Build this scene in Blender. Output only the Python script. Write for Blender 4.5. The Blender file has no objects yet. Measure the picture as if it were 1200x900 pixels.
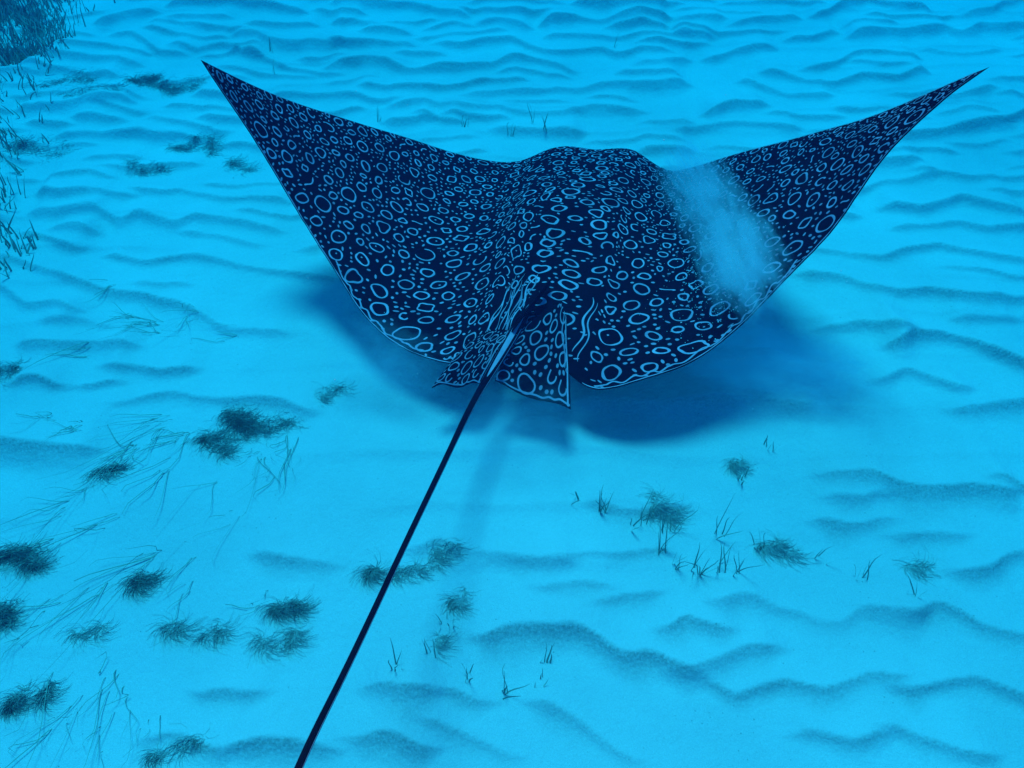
import bpy, math, random
import numpy as np
from mathutils import Vector, Matrix

random.seed(7)
rng = np.random.default_rng(7)
sc = bpy.context.scene
R = math.radians

# ------------------------------------------------------------------ camera
CAM_H, PITCH, FPX = 1.8, R(48), 998.0        # metres, down-tilt, focal length in photo pixels
cam_d = bpy.data.cameras.new('camera')
cam = bpy.data.objects.new('camera', cam_d)
sc.collection.objects.link(cam)
cam.location = (0, 0, CAM_H)
cam.rotation_euler = (R(90) - PITCH, 0, 0)
cam_d.sensor_width = 36.0
cam_d.lens = FPX / 1200 * 36.0
cam_d.clip_start, cam_d.clip_end = 0.02, 400
sc.camera = cam

# ------------------------------------------------------------------ light: daylight filtered by the sea above
SUN_TILT, SUN_AZ = R(15), R(-14)               # tilt from the zenith, towards +Y turned to +X
world = bpy.data.worlds.new('World')
sc.world = world
world.use_nodes = True
wn = world.node_tree.nodes
wl = world.node_tree.links
wn.clear()
sky = wn.new('ShaderNodeTexSky')
sky.sky_type = 'NISHITA'
sky.sun_disc = False
sky.sun_elevation = R(90) - SUN_TILT
sky.sun_rotation = SUN_AZ
tint = wn.new('ShaderNodeMix')
tint.data_type = 'RGBA'
tint.blend_type = 'MULTIPLY'
tint.inputs[0].default_value = 1.0
tint.inputs[7].default_value = (0.50, 0.60, 0.96, 1)     # what the water column above lets through
bg = wn.new('ShaderNodeBackground')
bg.inputs[1].default_value = 0.15
wo = wn.new('ShaderNodeOutputWorld')
wl.new(sky.outputs[0], tint.inputs[6])
wl.new(tint.outputs[2], bg.inputs[0])
wl.new(bg.outputs[0], wo.inputs[0])

sun_d = bpy.data.lights.new('sun', 'SUN')
sun_d.energy = 5.0
sun_d.angle = R(16)                           # spread by the moving surface
sun_d.color = (1.0, 0.50, 0.62)              # white-warm at the surface; the water body below takes the red out
sun = bpy.data.objects.new('sun', sun_d)
sc.collection.objects.link(sun)
sdir = Vector((math.sin(SUN_TILT) * math.sin(SUN_AZ), math.sin(SUN_TILT) * math.cos(SUN_AZ), math.cos(SUN_TILT)))
sun.rotation_euler = sdir.to_track_quat('Z', 'Y').to_euler()
sun.location = (0, 0, 6)

sc.view_settings.view_transform = 'Standard'
sc.view_settings.look = 'None'
sc.view_settings.exposure = 0.15
sc.view_settings.gamma = 1.0
sc.view_settings.use_curve_mapping = False
sc.render.engine = 'CYCLES'
sc.cycles.max_bounces = 8
sc.cycles.volume_bounces = 6
sc.cycles.transparent_max_bounces = 16
sc.cycles.use_denoising = True

# ------------------------------------------------------------------ helpers
def link(name, me, mat=None, parent=None, smooth=True):
    o = bpy.data.objects.new(name, me)
    sc.collection.objects.link(o)
    if mat:
        me.materials.append(mat)
    if parent:
        o.parent = parent
    if smooth and me.polygons:
        me.polygons.foreach_set('use_smooth', np.ones(len(me.polygons), dtype=bool))
    return o

def tag(o, label=None, cat=None, group=None, kind=None):
    if label: o['label'] = label
    if cat: o['category'] = cat
    if group: o['group'] = group
    if kind: o['kind'] = kind
    return o

def mesh(name, v, f):
    me = bpy.data.meshes.new(name)
    v = np.asarray(v, dtype=np.float32)
    f = np.asarray(f, dtype=np.int32)
    n = f.shape[1]
    me.vertices.add(len(v)); me.vertices.foreach_set('co', v.ravel())
    me.loops.add(f.size); me.loops.foreach_set('vertex_index', f.ravel())
    me.polygons.add(len(f)); me.polygons.foreach_set('loop_start', np.arange(0, f.size, n, dtype=np.int32))
    me.update(calc_edges=True)
    return me

def grid_faces(nr, nc, off=0, flip=False):
    i, j = np.meshgrid(np.arange(nr - 1), np.arange(nc - 1), indexing='ij')
    a = (i * nc + j).ravel() + off
    q = np.stack([a, a + 1, a + nc + 1, a + nc], 1)
    return q[:, ::-1] if flip else q

def smooth01(x):
    x = np.clip(x, 0, 1)
    return x * x * (3 - 2 * x)

_tab = rng.random((256, 256))
def vnoise(x, y):
    xi, yi = np.floor(x).astype(int), np.floor(y).astype(int)
    fx, fy = x - xi, y - yi
    fx, fy = fx * fx * (3 - 2 * fx), fy * fy * (3 - 2 * fy)
    g = lambda a, b: _tab[a & 255, b & 255]
    return ((g(xi, yi) * (1 - fx) + g(xi + 1, yi) * fx) * (1 - fy) + (g(xi, yi + 1) * (1 - fx) + g(xi + 1, yi + 1) * fx) * fy) * 2 - 1
def fbm(x, y, o=4):
    s, a = 0, 0.5
    for k in range(o):
        s = s + a * vnoise(x * 2 ** k + 17.3 * k, y * 2 ** k + 9.1 * k)
        a *= 0.5
    return s

def spline(xs, ys, q):
    """natural cubic spline through (xs, ys[k]) at q"""
    xs, ys, q = np.asarray(xs, float), np.asarray(ys, float), np.asarray(q, float)
    n = len(xs); h = np.diff(xs)
    A = np.eye(n); B = np.zeros_like(ys)
    for i in range(1, n - 1):
        A[i, i - 1], A[i, i], A[i, i + 1] = h[i - 1], 2 * (h[i - 1] + h[i]), h[i]
        B[i] = 6 * ((ys[i + 1] - ys[i]) / h[i] - (ys[i] - ys[i - 1]) / h[i - 1])
    M = np.linalg.solve(A, B)
    k = np.clip(np.searchsorted(xs, q) - 1, 0, n - 2)
    sh = (-1,) + (1,) * (ys.ndim - 1)
    a, b, hh = (xs[k + 1] - q).reshape(sh), (q - xs[k]).reshape(sh), h[k].reshape(sh)
    return (M[k] * a ** 3 + M[k + 1] * b ** 3) / (6 * hh) + (ys[k] / hh - M[k] * hh / 6) * a + (ys[k + 1] / hh - M[k + 1] * hh / 6) * b

def ground(px, py, z=0.0):
    """photo pixel -> point where that line of sight meets the plane at height z"""
    px, py = np.asarray(px, float), np.asarray(py, float)
    u, w = (px - 600) / FPX, (450 - py) / FPX
    dy = math.cos(PITCH) + w * math.sin(PITCH)
    dz = -math.sin(PITCH) + w * math.cos(PITCH)
    t = (z - CAM_H) / dz
    return u * t, dy * t

class Nodes:
    def __init__(self, name):
        self.m = bpy.data.materials.new(name)
        self.m.use_nodes = True
        self.t = self.m.node_tree
        self.n = self.t.nodes
        self.bsdf = self.n.get('Principled BSDF')
        self.out = self.n.get('Material Output')
    def new(self, typ, **kw):
        o = self.n.new(typ)
        for k, v in kw.items():
            setattr(o, k, v)
        return o
    def link(self, a, b):
        self.t.links.new(a, b)
    def noise(self, scale, detail=4, rough=0.55, coord=None):
        o = self.new('ShaderNodeTexNoise')
        o.inputs['Scale'].default_value = scale
        o.inputs['Detail'].default_value = detail
        o.inputs['Roughness'].default_value = rough
        if coord is not None:
            self.link(coord, o.inputs['Vector'])
        return o
    def ramp(self, fac, *stops):
        o = self.new('ShaderNodeValToRGB')
        e = o.color_ramp.elements
        while len(e) < len(stops):
            e.new(0.5)
        for el, (p, c) in zip(e, stops):
            el.position = p
            el.color = (*c, 1) if len(c) == 3 else c
        self.link(fac, o.inputs[0])
        return o
    def mix(self, fac, a, b, typ='MIX'):
        o = self.new('ShaderNodeMix', data_type='RGBA', blend_type=typ)
        for v, k in ((fac, 0), (a, 6), (b, 7)):
            if isinstance(v, (int, float)):
                o.inputs[k].default_value = v
            elif isinstance(v, tuple):
                o.inputs[k].default_value = (*v, 1)
            else:
                self.link(v, o.inputs[k])
        return o.outputs[2]
    def math(self, op, a, b=0.0, clamp=False):
        o = self.new('ShaderNodeMath', operation=op, use_clamp=clamp)
        for v, k in ((a, 0), (b, 1)):
            if isinstance(v, (int, float)):
                o.inputs[k].default_value = v
            else:
                self.link(v, o.inputs[k])
        return o.outputs[0]
    def bump(self, h, strength, dist):
        o = self.new('ShaderNodeBump')
        o.inputs['Strength'].default_value = strength
        o.inputs['Distance'].default_value = dist
        self.link(h, o.inputs['Height'])
        self.link(o.outputs[0], self.bsdf.inputs['Normal'])
        return o

# ------------------------------------------------------------------ materials
def sand_material():
    N = Nodes('rippled_sand')
    tc = N.new('ShaderNodeTexCoord').outputs['Object']
    big = N.noise(1.3, 5, 0.6, tc)
    fine = N.noise(420, 3, 0.7, tc)
    mid = N.noise(60, 4, 0.65, tc)
    c = N.ramp(big.outputs[0], (0.28, (0.47, 0.46, 0.42)), (0.72, (0.74, 0.71, 0.64)))
    c = N.mix(0.35, c.outputs[0], N.ramp(fine.outputs[0], (0.3, (0.45, 0.42, 0.37)), (0.7, (0.85, 0.83, 0.78))).outputs[0])
    at = N.new('ShaderNodeAttribute', attribute_name='debris_shade').outputs['Fac']
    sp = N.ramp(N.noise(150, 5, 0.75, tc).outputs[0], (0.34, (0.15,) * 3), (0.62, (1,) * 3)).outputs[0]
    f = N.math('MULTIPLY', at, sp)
    c = N.mix(f, c, (0.13, 0.13, 0.10))  # flecked dark colour: debris plus painted shade on the lee faces
    vo = N.new('ShaderNodeTexVoronoi')
    vo.inputs['Scale'].default_value = 55
    N.link(tc, vo.inputs['Vector'])
    spk = N.ramp(vo.outputs['Distance'], (0.05, (1,) * 3), (0.12, (0,) * 3)).outputs[0]
    pick = N.ramp(N.noise(7, 3, 0.6, tc).outputs[0], (0.52, (0,) * 3), (0.62, (0.6,) * 3)).outputs[0]
    c = N.mix(N.math('MULTIPLY', spk, pick), c, (0.16, 0.15, 0.12))
    N.link(c, N.bsdf.inputs['Base Color'])
    N.bsdf.inputs['Roughness'].default_value = 0.95
    N.bsdf.inputs['Specular IOR Level'].default_value = 0.1
    h = N.math('ADD', N.math('MULTIPLY', fine.outputs[0], 0.25), mid.outputs[0])
    N.bump(h, 0.6, 0.008)
    return N.m

def skin_material():
    N = Nodes('dark_ray_skin')
    tc = N.new('ShaderNodeTexCoord').outputs['Object']
    n = N.noise(9, 5, 0.6, tc)
    c = N.ramp(n.outputs[0], (0.3, (0.005, 0.003, 0.006)), (0.7, (0.013, 0.007, 0.012)))
    N.link(c.outputs[0], N.bsdf.inputs['Base Color'])
    N.bsdf.inputs['Roughness'].default_value = 0.7
    N.bsdf.inputs['Specular IOR Level'].default_value = 0.0
    N.bump(N.noise(90, 4, 0.6, tc).outputs[0], 0.25, 0.002)
    return N.m

def marking_material():
    N = Nodes('pale_ray_markings')
    tc = N.new('ShaderNodeTexCoord').outputs['Object']
    n = N.noise(30, 4, 0.6, tc)
    c = N.ramp(n.outputs[0], (0.32, (0.62, 0.32, 0.40)), (0.68, (0.92, 0.48, 0.56)))
    at = N.new('ShaderNodeAttribute', attribute_name='pale').outputs['Fac']
    c = N.mix(at, (0.08, 0.06, 0.09), c.outputs[0])
    N.link(c, N.bsdf.inputs['Base Color'])
    N.bsdf.inputs['Roughness'].default_value = 0.6
    N.bsdf.inputs['Specular IOR Level'].default_value = 0.2
    return N.m

def plant_material(name, a, b, scale=14):
    N = Nodes(name)
    tc = N.new('ShaderNodeTexCoord').outputs['Object']
    n = N.noise(scale, 3, 0.6, tc)
    N.link(N.ramp(n.outputs[0], (0.3, a), (0.7, b)).outputs[0], N.bsdf.inputs['Base Color'])
    N.bsdf.inputs['Roughness'].default_value = 0.7
    N.bsdf.inputs['Specular IOR Level'].default_value = 0.15
    return N.m

def cloud_material(name, density, scale, soft=1.0, stretch=(1, 1, 1), lo=0.38, hi=0.7, seed=0.0):
    """silt in the water: density falls off from the object's centre and is broken by noise"""
    N = Nodes(name)
    N.n.remove(N.bsdf)
    tc = N.new('ShaderNodeTexCoord').outputs['Object']
    ln = N.new('ShaderNodeVectorMath', operation='LENGTH')
    N.link(tc, ln.inputs[0])
    mp = N.new('ShaderNodeMapping')
    mp.inputs['Scale'].default_value = stretch
    mp.inputs['Location'].default_value = (seed, seed * 0.7, 0)
    N.link(tc, mp.inputs['Vector'])
    n = N.noise(scale * 1.6, 8, 0.72, mp.outputs[0])
    wn_ = N.noise(scale * 1.1, 8, 0.72, mp.outputs[0])
    wob = N.math('MULTIPLY', N.math('SUBTRACT', wn_.outputs[0], 0.43), 2.7)
    fall = N.math('SUBTRACT', 1.0, N.math('ADD', ln.outputs['Value'], wob), True)
    fall = N.math('MULTIPLY', fall, N.math('MULTIPLY', N.math('SUBTRACT', 1.0, ln.outputs['Value'], True), 3.0, True))
    fall = N.math('POWER', fall, soft)
    nz = N.new('ShaderNodeMapRange')
    nz.inputs['From Min'].default_value, nz.inputs['From Max'].default_value = lo, hi
    N.link(n.outputs[0], nz.inputs['Value'])
    d = N.math('MULTIPLY', N.math('MULTIPLY', fall, nz.outputs[0]), density)
    v = N.new('ShaderNodeVolumePrincipled')
    v.inputs['Color'].default_value = (1, 1, 1, 1)
    v.inputs['Anisotropy'].default_value = 0.1
    N.link(d, v.inputs['Density'])
    N.link(v.outputs[0], N.out.inputs['Volume'])
    return N.m

M_SAND, M_SKIN, M_MARK = sand_material(), skin_material(), marking_material()
M_GRASS = plant_material('seagrass_blade', (0.19, 0.26, 0.19), (0.34, 0.41, 0.30))
M_ALGAE = plant_material('dark_algae', (0.22, 0.26, 0.22), (0.38, 0.41, 0.35))
M_WISP = plant_material('wispy_algae', (0.36, 0.40, 0.35), (0.50, 0.52, 0.46))

# ------------------------------------------------------------------ seabed: crest lines of the sand ripples (photo pixels, projected to the sea floor)
CRESTS = [
 [(207,15),(253,13),(277,10),(310,15),(350,22)], [(187,32),(220,35),(247,40),(280,48)], [(123,35),(143,27),(180,23)],
 [(140,50),(157,47),(173,57),(187,65),(213,67)], [(77,60),(127,62),(143,66),(170,68)], [(60,70),(100,74),(133,80),(160,82)],
 [(40,80),(80,87),(110,97),(133,100)], [(33,133),(67,135),(90,132),(150,128)], [(97,145),(113,145),(140,149)], [(43,148),(77,152)],
 [(80,165),(117,163),(167,163),(180,167),(217,165),(240,168)], [(113,193),(133,193),(160,193)], [(70,217),(93,212),(113,210),(127,215)],
 [(57,230),(77,237),(110,235),(150,237)], [(167,230),(193,232),(213,227),(233,232),(260,237),(327,237)], [(50,253),(67,253),(100,258)],
 [(117,253),(147,265),(167,257),(187,262),(207,268),(233,260),(260,260),(320,270)], [(37,277),(60,285),(93,297)], [(73,277),(97,274),(107,277)],
 [(227,277),(253,277),(300,288)], [(240,120),(270,127)], [(247,148),(287,147)], [(210,60),(235,63),(262,60),(300,75)], [(285,52),(330,60),(390,65)],
 [(300,40),(330,38),(365,35)], [(300,72),(340,88),(395,95)],
 [(400,10),(460,13),(483,10),(510,20),(540,25)], [(547,20),(567,18),(587,25),(613,20),(633,18)], [(643,32),(673,25),(700,29),(740,30),(777,27)],
 [(400,32),(420,30),(437,37)], [(433,43),(453,40),(473,45)], [(570,35),(590,33),(613,35)], [(647,47),(673,43),(713,49)], [(730,48),(753,45),(797,50)],
 [(400,63),(440,57),(477,62)], [(517,58),(543,60),(573,52),(600,52),(620,63),(640,70),(677,62),(707,60),(727,70),(753,63),(780,65)],
 [(390,88),(430,78),(453,80),(480,95),(517,90),(550,87),(580,83),(613,77),(640,80),(667,87)], [(473,72),(497,70),(513,73)],
 [(433,109),(457,112),(477,110),(543,110),(567,105),(607,103)], [(550,122),(587,118),(627,115),(653,110),(693,108),(733,103),(767,105),(800,100)],
 [(467,130),(487,125),(533,132),(580,133),(617,137),(660,138),(693,129),(720,132),(750,137)], [(733,92),(783,95)], [(587,154),(627,157),(673,163)],
 [(760,150),(800,153)], [(757,183),(800,183)], [(460,147),(497,143)], [(497,140),(533,148)], [(753,83),(777,80),(800,72)],
 [(560,8),(600,6),(650,10)], [(680,10),(730,14),(790,8)],
 [(800,30),(820,25),(840,28)], [(853,7),(893,8),(933,7),(957,13)], [(957,25),(987,12),(1013,5),(1040,12),(1077,18)], [(1133,25),(1160,17),(1173,7),(1200,3)],
 [(1000,50),(1033,43),(1073,42),(1107,40),(1123,47),(1147,35),(1167,35),(1200,42)], [(800,48),(827,50)], [(833,73),(853,68),(880,62),(897,62)],
 [(863,38),(887,33),(927,27)], [(927,53),(950,53),(973,43)], [(947,87),(977,83),(1007,68),(1033,68),(1067,75)],
 [(900,90),(917,92),(943,102),(977,105),(1007,95),(1027,97),(1047,103),(1073,92)], [(873,100),(900,110),(923,117),(963,117)], [(833,143),(853,133),(887,130)],
 [(800,160),(833,155),(863,150),(927,157)], [(1087,128),(1117,128),(1153,113)], [(1047,177),(1087,170),(1120,160),(1147,155),(1177,153),(1200,143)],
 [(1000,233),(1027,225),(1053,223),(1077,217)], [(1077,213),(1133,218),(1200,217)], [(1040,253),(1073,258),(1097,250),(1120,240),(1147,248),(1183,259)],
 [(1053,277),(1083,275),(1117,270),(1153,278),(1200,272)], [(1013,202),(1060,203)], [(1187,187),(1215,180)],
 [(947,300),(987,305),(1030,312),(1060,303),(1093,298),(1133,307),(1177,313),(1210,317)], [(943,328),(983,332),(1017,347),(1053,353),(1087,350),(1120,360),(1160,358),(1210,358)],
 [(967,388),(1007,385),(1033,393),(1050,400)], [(1047,412),(1067,400),(1100,400),(1133,408),(1167,423),(1210,440)], [(1033,450),(1060,438),(1087,448),(1120,465)],
 [(1120,485),(1167,477),(1205,473)], [(973,560),(1013,558),(1053,572),(1087,578),(1133,573),(1177,580)], [(980,583),(1007,587),(1027,580)], [(1167,563),(1205,577)],
 [(967,607),(1000,615),(1033,607)], [(1060,628),(1083,625),(1120,630)], [(1127,672),(1160,667),(1177,652),(1210,645)],
 [(843,707),(860,698),(883,700),(913,713),(933,715),(960,728),(987,730),(1007,710),(1033,715),(1067,722)], [(1075,720),(1090,707),(1117,712),(1140,730),(1167,740),(1205,745)],
 [(785,737),(800,722),(820,732),(843,740)], [(800,790),(827,780),(853,770),(873,758),(897,758)],
 [(837,800),(860,817),(893,805),(920,797),(960,808),(987,800),(1020,788),(1040,793)], [(1060,807),(1093,802),(1140,795),(1163,802),(1183,810),(1210,820)],
 [(1047,848),(1067,860),(1093,867),(1120,880),(1150,885)], [(950,857),(983,867),(1007,868),(1027,858)],
 [(497,643),(513,630),(540,643),(567,650),(607,657),(653,663)], [(660,660),(687,650),(733,652),(763,645)],
 [(570,747),(590,735),(617,735),(647,738),(673,733),(700,747),(730,770),(763,763),(783,777),(805,788)], [(707,707),(730,697),(760,695)],
 [(447,803),(467,807),(497,810)], [(533,810),(563,823)], [(507,847),(533,855),(560,867),(587,883)], [(420,867),(450,857),(477,867),(493,880)],
 [(640,820),(680,845),(707,867),(733,887)], [(180,863),(200,855),(233,865),(260,880)], [(287,873),(313,865),(347,867),(380,877)], [(240,813),(263,808),(293,815)],
 [(313,652),(340,658),(383,663)], [(0,302),(20,308),(43,317),(73,327),(97,338),(133,347),(173,352),(213,360),(240,373),(267,387),(300,388),(333,392)],
 [(137,303),(150,307),(177,313),(200,307),(233,303),(260,307),(287,313),(330,318),(380,325)], [(-5,335),(13,343),(33,360),(57,358),(77,365),(87,373)], [(67,383),(100,380),(127,387)],
 [(37,407),(67,410),(110,407),(150,408)], [(133,433),(160,432),(187,437),(217,433)], [(143,470),(180,460),(207,458),(233,465),(267,467),(300,465),(333,470),(357,482)],
 [(-5,520),(40,522),(100,527)], [(25,450),(45,448),(65,455)], [(95,455),(115,452),(130,448)],
 [(640,415),(720,420),(800,412),(900,420)], [(690,470),(760,475),(850,468),(940,478)], [(400,300),(480,290),(560,300)], [(700,590),(740,600),(790,592)], [(640,690),(680,684),(700,688)],
]
STEP = 0.0075
gx = np.arange(-3.0, 3.0001, STEP)
gy = np.arange(0.25, 4.7, STEP)
grow = np.cumsum(STEP * 1.18 ** np.arange(1, 46))
grow = grow[grow < 26]
GX = np.concatenate([gx[0] - grow[::-1], gx, gx[-1] + grow])
GY = np.concatenate([gy[0] - grow[::-1], gy, gy[-1] + grow])
XX, YY = np.meshgrid(GX, GY)              # rows: y, columns: x
HH = np.zeros_like(XX)
DEB_SHADE = np.zeros_like(XX)  # debris in the ripples, and lee-face shade put into the sand colour
# long soft swells
fade = smooth01(1.6 - np.maximum(np.abs(XX) - 3, 0) / 6) * smooth01(1.6 - np.maximum(np.abs(YY - 2.5) - 2.3, 0) / 6)
HH += 0.042 * fbm(XX * 0.7 + 3, YY * 0.9 + 5, 3) * fade
HH += 0.0045 * fbm(XX * 7, YY * 11, 4) * fade
# faint ripple train everywhere; stronger outside the surveyed part of the floor
warp = YY + 0.10 * fbm(XX * 0.9 + 31, YY * 0.9, 3) + 0.04 * fbm(XX * 3.1, YY * 2.5 + 40, 2)
ph = (warp / 0.17) % 1.0
saw = np.where(ph < 0.2, (ph / 0.2) ** 1.6, ((1 - ph) / 0.8) ** 1.5)
pxs = XX * 0 + 1
outside = smooth01((np.abs(XX) - (0.55 + 0.45 * YY + 0.35)) / 0.4)
outside = np.maximum(outside, smooth01((YY - 4.05) / 0.3))
brk = smooth01(0.5 + 1.6 * fbm(XX * 1.3 + 7, YY * 2.6 + 2, 2))
HH += saw * brk * (0.0085 + 0.014 * outside) * fade
DEB_SHADE += np.where(ph < 0.22, np.clip(ph / 0.22, 0, 1) ** 1.5, 0) * brk * (0.10 + 0.35 * outside) * fade

def add_crest(pts, k, gain=1.0):
    px = np.array([p[0] for p in pts], float); py = np.array([p[1] for p in pts], float)
    cx, cy = ground(px, py)
    o = np.argsort(cx); cx, cy = cx[o], cy[o]
    cx = np.concatenate([[cx[0] - 0.07], cx, [cx[-1] + 0.07]])
    cy = np.concatenate([[cy[0] + 0.010 * math.sin(k * 5.1)], cy, [cy[-1] - 0.012 * math.cos(k * 3.3)]])
    span = cx[-1] - cx[0]
    if span < 0.03:
        return
    i0, i1 = np.searchsorted(GX, cx[0]), np.searchsorted(GX, cx[-1])
    if i1 - i0 < 3:
        return
    xs = GX[i0:i1]
    u = (xs - cx[0]) / span
    yc = np.interp(xs, cx, cy)
    dist0 = float(np.mean(cy))
    w = max(3, int(0.03 / STEP))
    w = 3 if dist0 > 2 else w
    ker = np.hanning(2 * w + 3); ker /= ker.sum()
    yc = np.convolve(np.pad(yc, (w + 1, w + 1), mode='edge'), ker, mode='valid')[:len(xs)]
    yc = yc + 0.006 * fbm(xs * 9 + k * 3.7, xs * 0 + k, 3)
    dist = float(np.mean(cy))
    amp = (0.021 + 0.0045 * min(dist, 3.5)) * (0.75 + 0.55 * ((k * 0.618) % 1.0))
    amp *= min(1.0, 0.7 + span * 1.0) * gain
    tw_ = min(0.5, max(0.10, 0.085 / span))
    taper = smooth01(u / tw_) * smooth01((1 - u) / tw_) * (0.9 + 0.8 * fbm(xs * 5 + k * 1.9, xs * 0 + 2.2 * k, 2))
    A = np.clip(amp * taper, 1e-6, None)
    j0, j1 = np.searchsorted(GY, yc.min() - 0.3), np.searchsorted(GY, yc.max() + 0.7)
    D = GY[j0:j1, None] - yc[None, :]
    a2 = A[None, :]
    stoss = np.exp(-np.clip(D, 0, None) / (0.06 + 1.8 * a2))
    lee = 0.005 + ((1.15 if dist < 1.6 else 0.85) + 0.4 * ((k * 0.29) % 1.0)) * a2 * (1 + 0.5 * fbm(XX[j0:j1, i0:i1] * 7 + k, YY[j0:j1, i0:i1] * 3, 2))
    q = np.clip(-D / lee, 0, 1.6)
    front = np.where(q < 0.6, 1 - 1.15 * q, 0.31 * np.clip((1.6 - q), 0, 1) ** 2)
    HH[j0:j1, i0:i1] += a2 * np.where(D > 0, stoss, front)
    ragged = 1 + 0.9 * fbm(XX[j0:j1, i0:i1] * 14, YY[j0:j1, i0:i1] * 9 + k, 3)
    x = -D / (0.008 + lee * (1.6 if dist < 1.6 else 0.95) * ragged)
    deb_shade = np.where((x > -0.02) & (x < 1), smooth01((x + 0.02) / 0.08) * (1 - np.clip(x, 0, 1)) ** 1.5, 0)
    DEB_SHADE[j0:j1, i0:i1] = np.maximum(DEB_SHADE[j0:j1, i0:i1], deb_shade * np.clip(taper, 0, 1)[None, :] * (0.50 + 0.45 * ((k * 0.377) % 1)) * (1.0 if dist < 1.8 else 0.75))
for k, c in enumerate(CRESTS):
    add_crest(c, k + 1)
# lesser ripples between the main ones, from the far edge towards the middle distance
taken = [(x, y) for c in CRESTS for x, y in c]
extra = 0
for k in range(1500):
    x0, y0 = random.uniform(-60, 1260), random.uniform(-8, 300) if k % 3 else random.uniform(300, 460)
    if y0 > 300 and 170 < x0 < 1000: continue
    n_ = random.randint(3, 7)
    ln_ = random.uniform(14, 24) * (0.9 + y0 / 500)
    pts, a_, y_ = [], random.uniform(0, 6), y0
    for i in range(n_):
        y_ += random.gauss(0, 2.2 + y0 / 160) + 1.2 * math.sin(a_ + i)
        pts.append((x0 + i * ln_, y_))
    need = 4.2 + y0 / 45
    if any(min(abs(py_ - ty) + max(0, abs(px_ - tx) - 12) * .5 for tx, ty in taken) < need for px_, py_ in pts): continue
    taken += pts; extra += 1
    add_crest(pts, 200 + k, 0.62)
print('extra ripples', extra)

me = mesh('seabed', np.stack([XX.ravel(), YY.ravel(), HH.ravel()], 1), grid_faces(len(GY), len(GX)))
at = me.attributes.new('debris_shade', 'FLOAT', 'POINT')
at.data.foreach_set('value', np.clip(DEB_SHADE * 0.8, 0, 1).astype(np.float32).ravel())
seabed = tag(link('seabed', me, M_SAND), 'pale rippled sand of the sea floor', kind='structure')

def floor_z(x, y):
    i = np.clip(np.searchsorted(GX, x) - 1, 0, len(GX) - 2); j = np.clip(np.searchsorted(GY, y) - 1, 0, len(GY) - 2)
    fx = (x - GX[i]) / (GX[i + 1] - GX[i]); fy = (y - GY[j]) / (GY[j + 1] - GY[j])
    return (HH[j, i] * (1 - fx) + HH[j, i + 1] * fx) * (1 - fy) + (HH[j + 1, i] * (1 - fx) + HH[j + 1, i + 1] * fx) * fy

# ------------------------------------------------------------------ the eagle ray: leading and trailing edge, (span position, x, y, z) in metres
LE = [
    (-1.000, -0.802, 2.088, 0.729),
    (-0.930, -0.753, 2.148, 0.653),
    (-0.860, -0.699, 2.210, 0.577),
    (-0.780, -0.626, 2.268, 0.502),
    (-0.700, -0.547, 2.325, 0.433),
    (-0.600, -0.442, 2.386, 0.353),
    (-0.500, -0.332, 2.442, 0.277),
    (-0.400, -0.219, 2.480, 0.208),
    (-0.300, -0.100, 2.515, 0.150),
    (-0.200, 0.024, 2.533, 0.130),
    (-0.140, 0.094, 2.559, 0.140),
    (-0.080, 0.177, 2.578, 0.155),
    (0.000, 0.293, 2.560, 0.150),
    (0.080, 0.404, 2.570, 0.150),
    (0.140, 0.465, 2.536, 0.135),
    (0.200, 0.513, 2.492, 0.130),
    (0.300, 0.569, 2.406, 0.184),
    (0.400, 0.647, 2.332, 0.268),
    (0.500, 0.721, 2.248, 0.359),
    (0.600, 0.787, 2.142, 0.458),
    (0.700, 0.846, 2.029, 0.563),
    (0.780, 0.886, 1.927, 0.654),
    (0.860, 0.920, 1.825, 0.754),
    (0.930, 0.939, 1.720, 0.855),
    (1.000, 0.957, 1.613, 0.958),
]
TE = [
    (-1.000, -0.802, 2.088, 0.729),
    (-0.930, -0.752, 2.054, 0.645),
    (-0.860, -0.705, 2.021, 0.572),
    (-0.780, -0.652, 1.968, 0.498),
    (-0.700, -0.602, 1.910, 0.434),
    (-0.600, -0.532, 1.814, 0.375),
    (-0.500, -0.459, 1.709, 0.331),
    (-0.400, -0.383, 1.595, 0.300),
    (-0.280, -0.253, 1.461, 0.297),
    (-0.180, -0.144, 1.393, 0.325),
    (-0.110, -0.097, 1.385, 0.340),
    (-0.050, -0.040, 1.404, 0.376),
    (0.000, 0.012, 1.420, 0.407),
    (0.050, 0.089, 1.372, 0.380),
    (0.100, 0.161, 1.313, 0.342),
    (0.180, 0.269, 1.301, 0.357),
    (0.280, 0.406, 1.342, 0.381),
    (0.400, 0.550, 1.432, 0.443),
    (0.500, 0.643, 1.500, 0.514),
    (0.600, 0.728, 1.556, 0.592),
    (0.700, 0.789, 1.607, 0.683),
    (0.780, 0.829, 1.626, 0.761),
    (0.860, 0.878, 1.635, 0.834),
    (0.930, 0.917, 1.628, 0.899),
    (1.000, 0.957, 1.613, 0.958),
]
HALF_SPAN, YK = 1.163, 1.27      # metres along the wing; chord in metres for one template unit
LE, TE = np.array(LE), np.array(TE)
def slide(P, dz):
    """lower each edge point by dz along its line of sight"""
    k = (CAM_H - P[:, 3] + dz) / (CAM_H - P[:, 3])
    Q = P.copy(); Q[:, 1] *= k; Q[:, 2] *= k; Q[:, 3] = P[:, 3] - dz
    return Q
TE = slide(TE, 0.17 * (1 - np.abs(TE[:, 0]) ** 1.5) + 0.045 * np.exp(-(TE[:, 0] / 0.13) ** 2))
NS, NT = 361, 121
sg = np.linspace(-1, 1, NS)
sg = np.sign(sg) * np.abs(sg) ** 0.96
tg = np.linspace(0, 1, NT)
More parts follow.
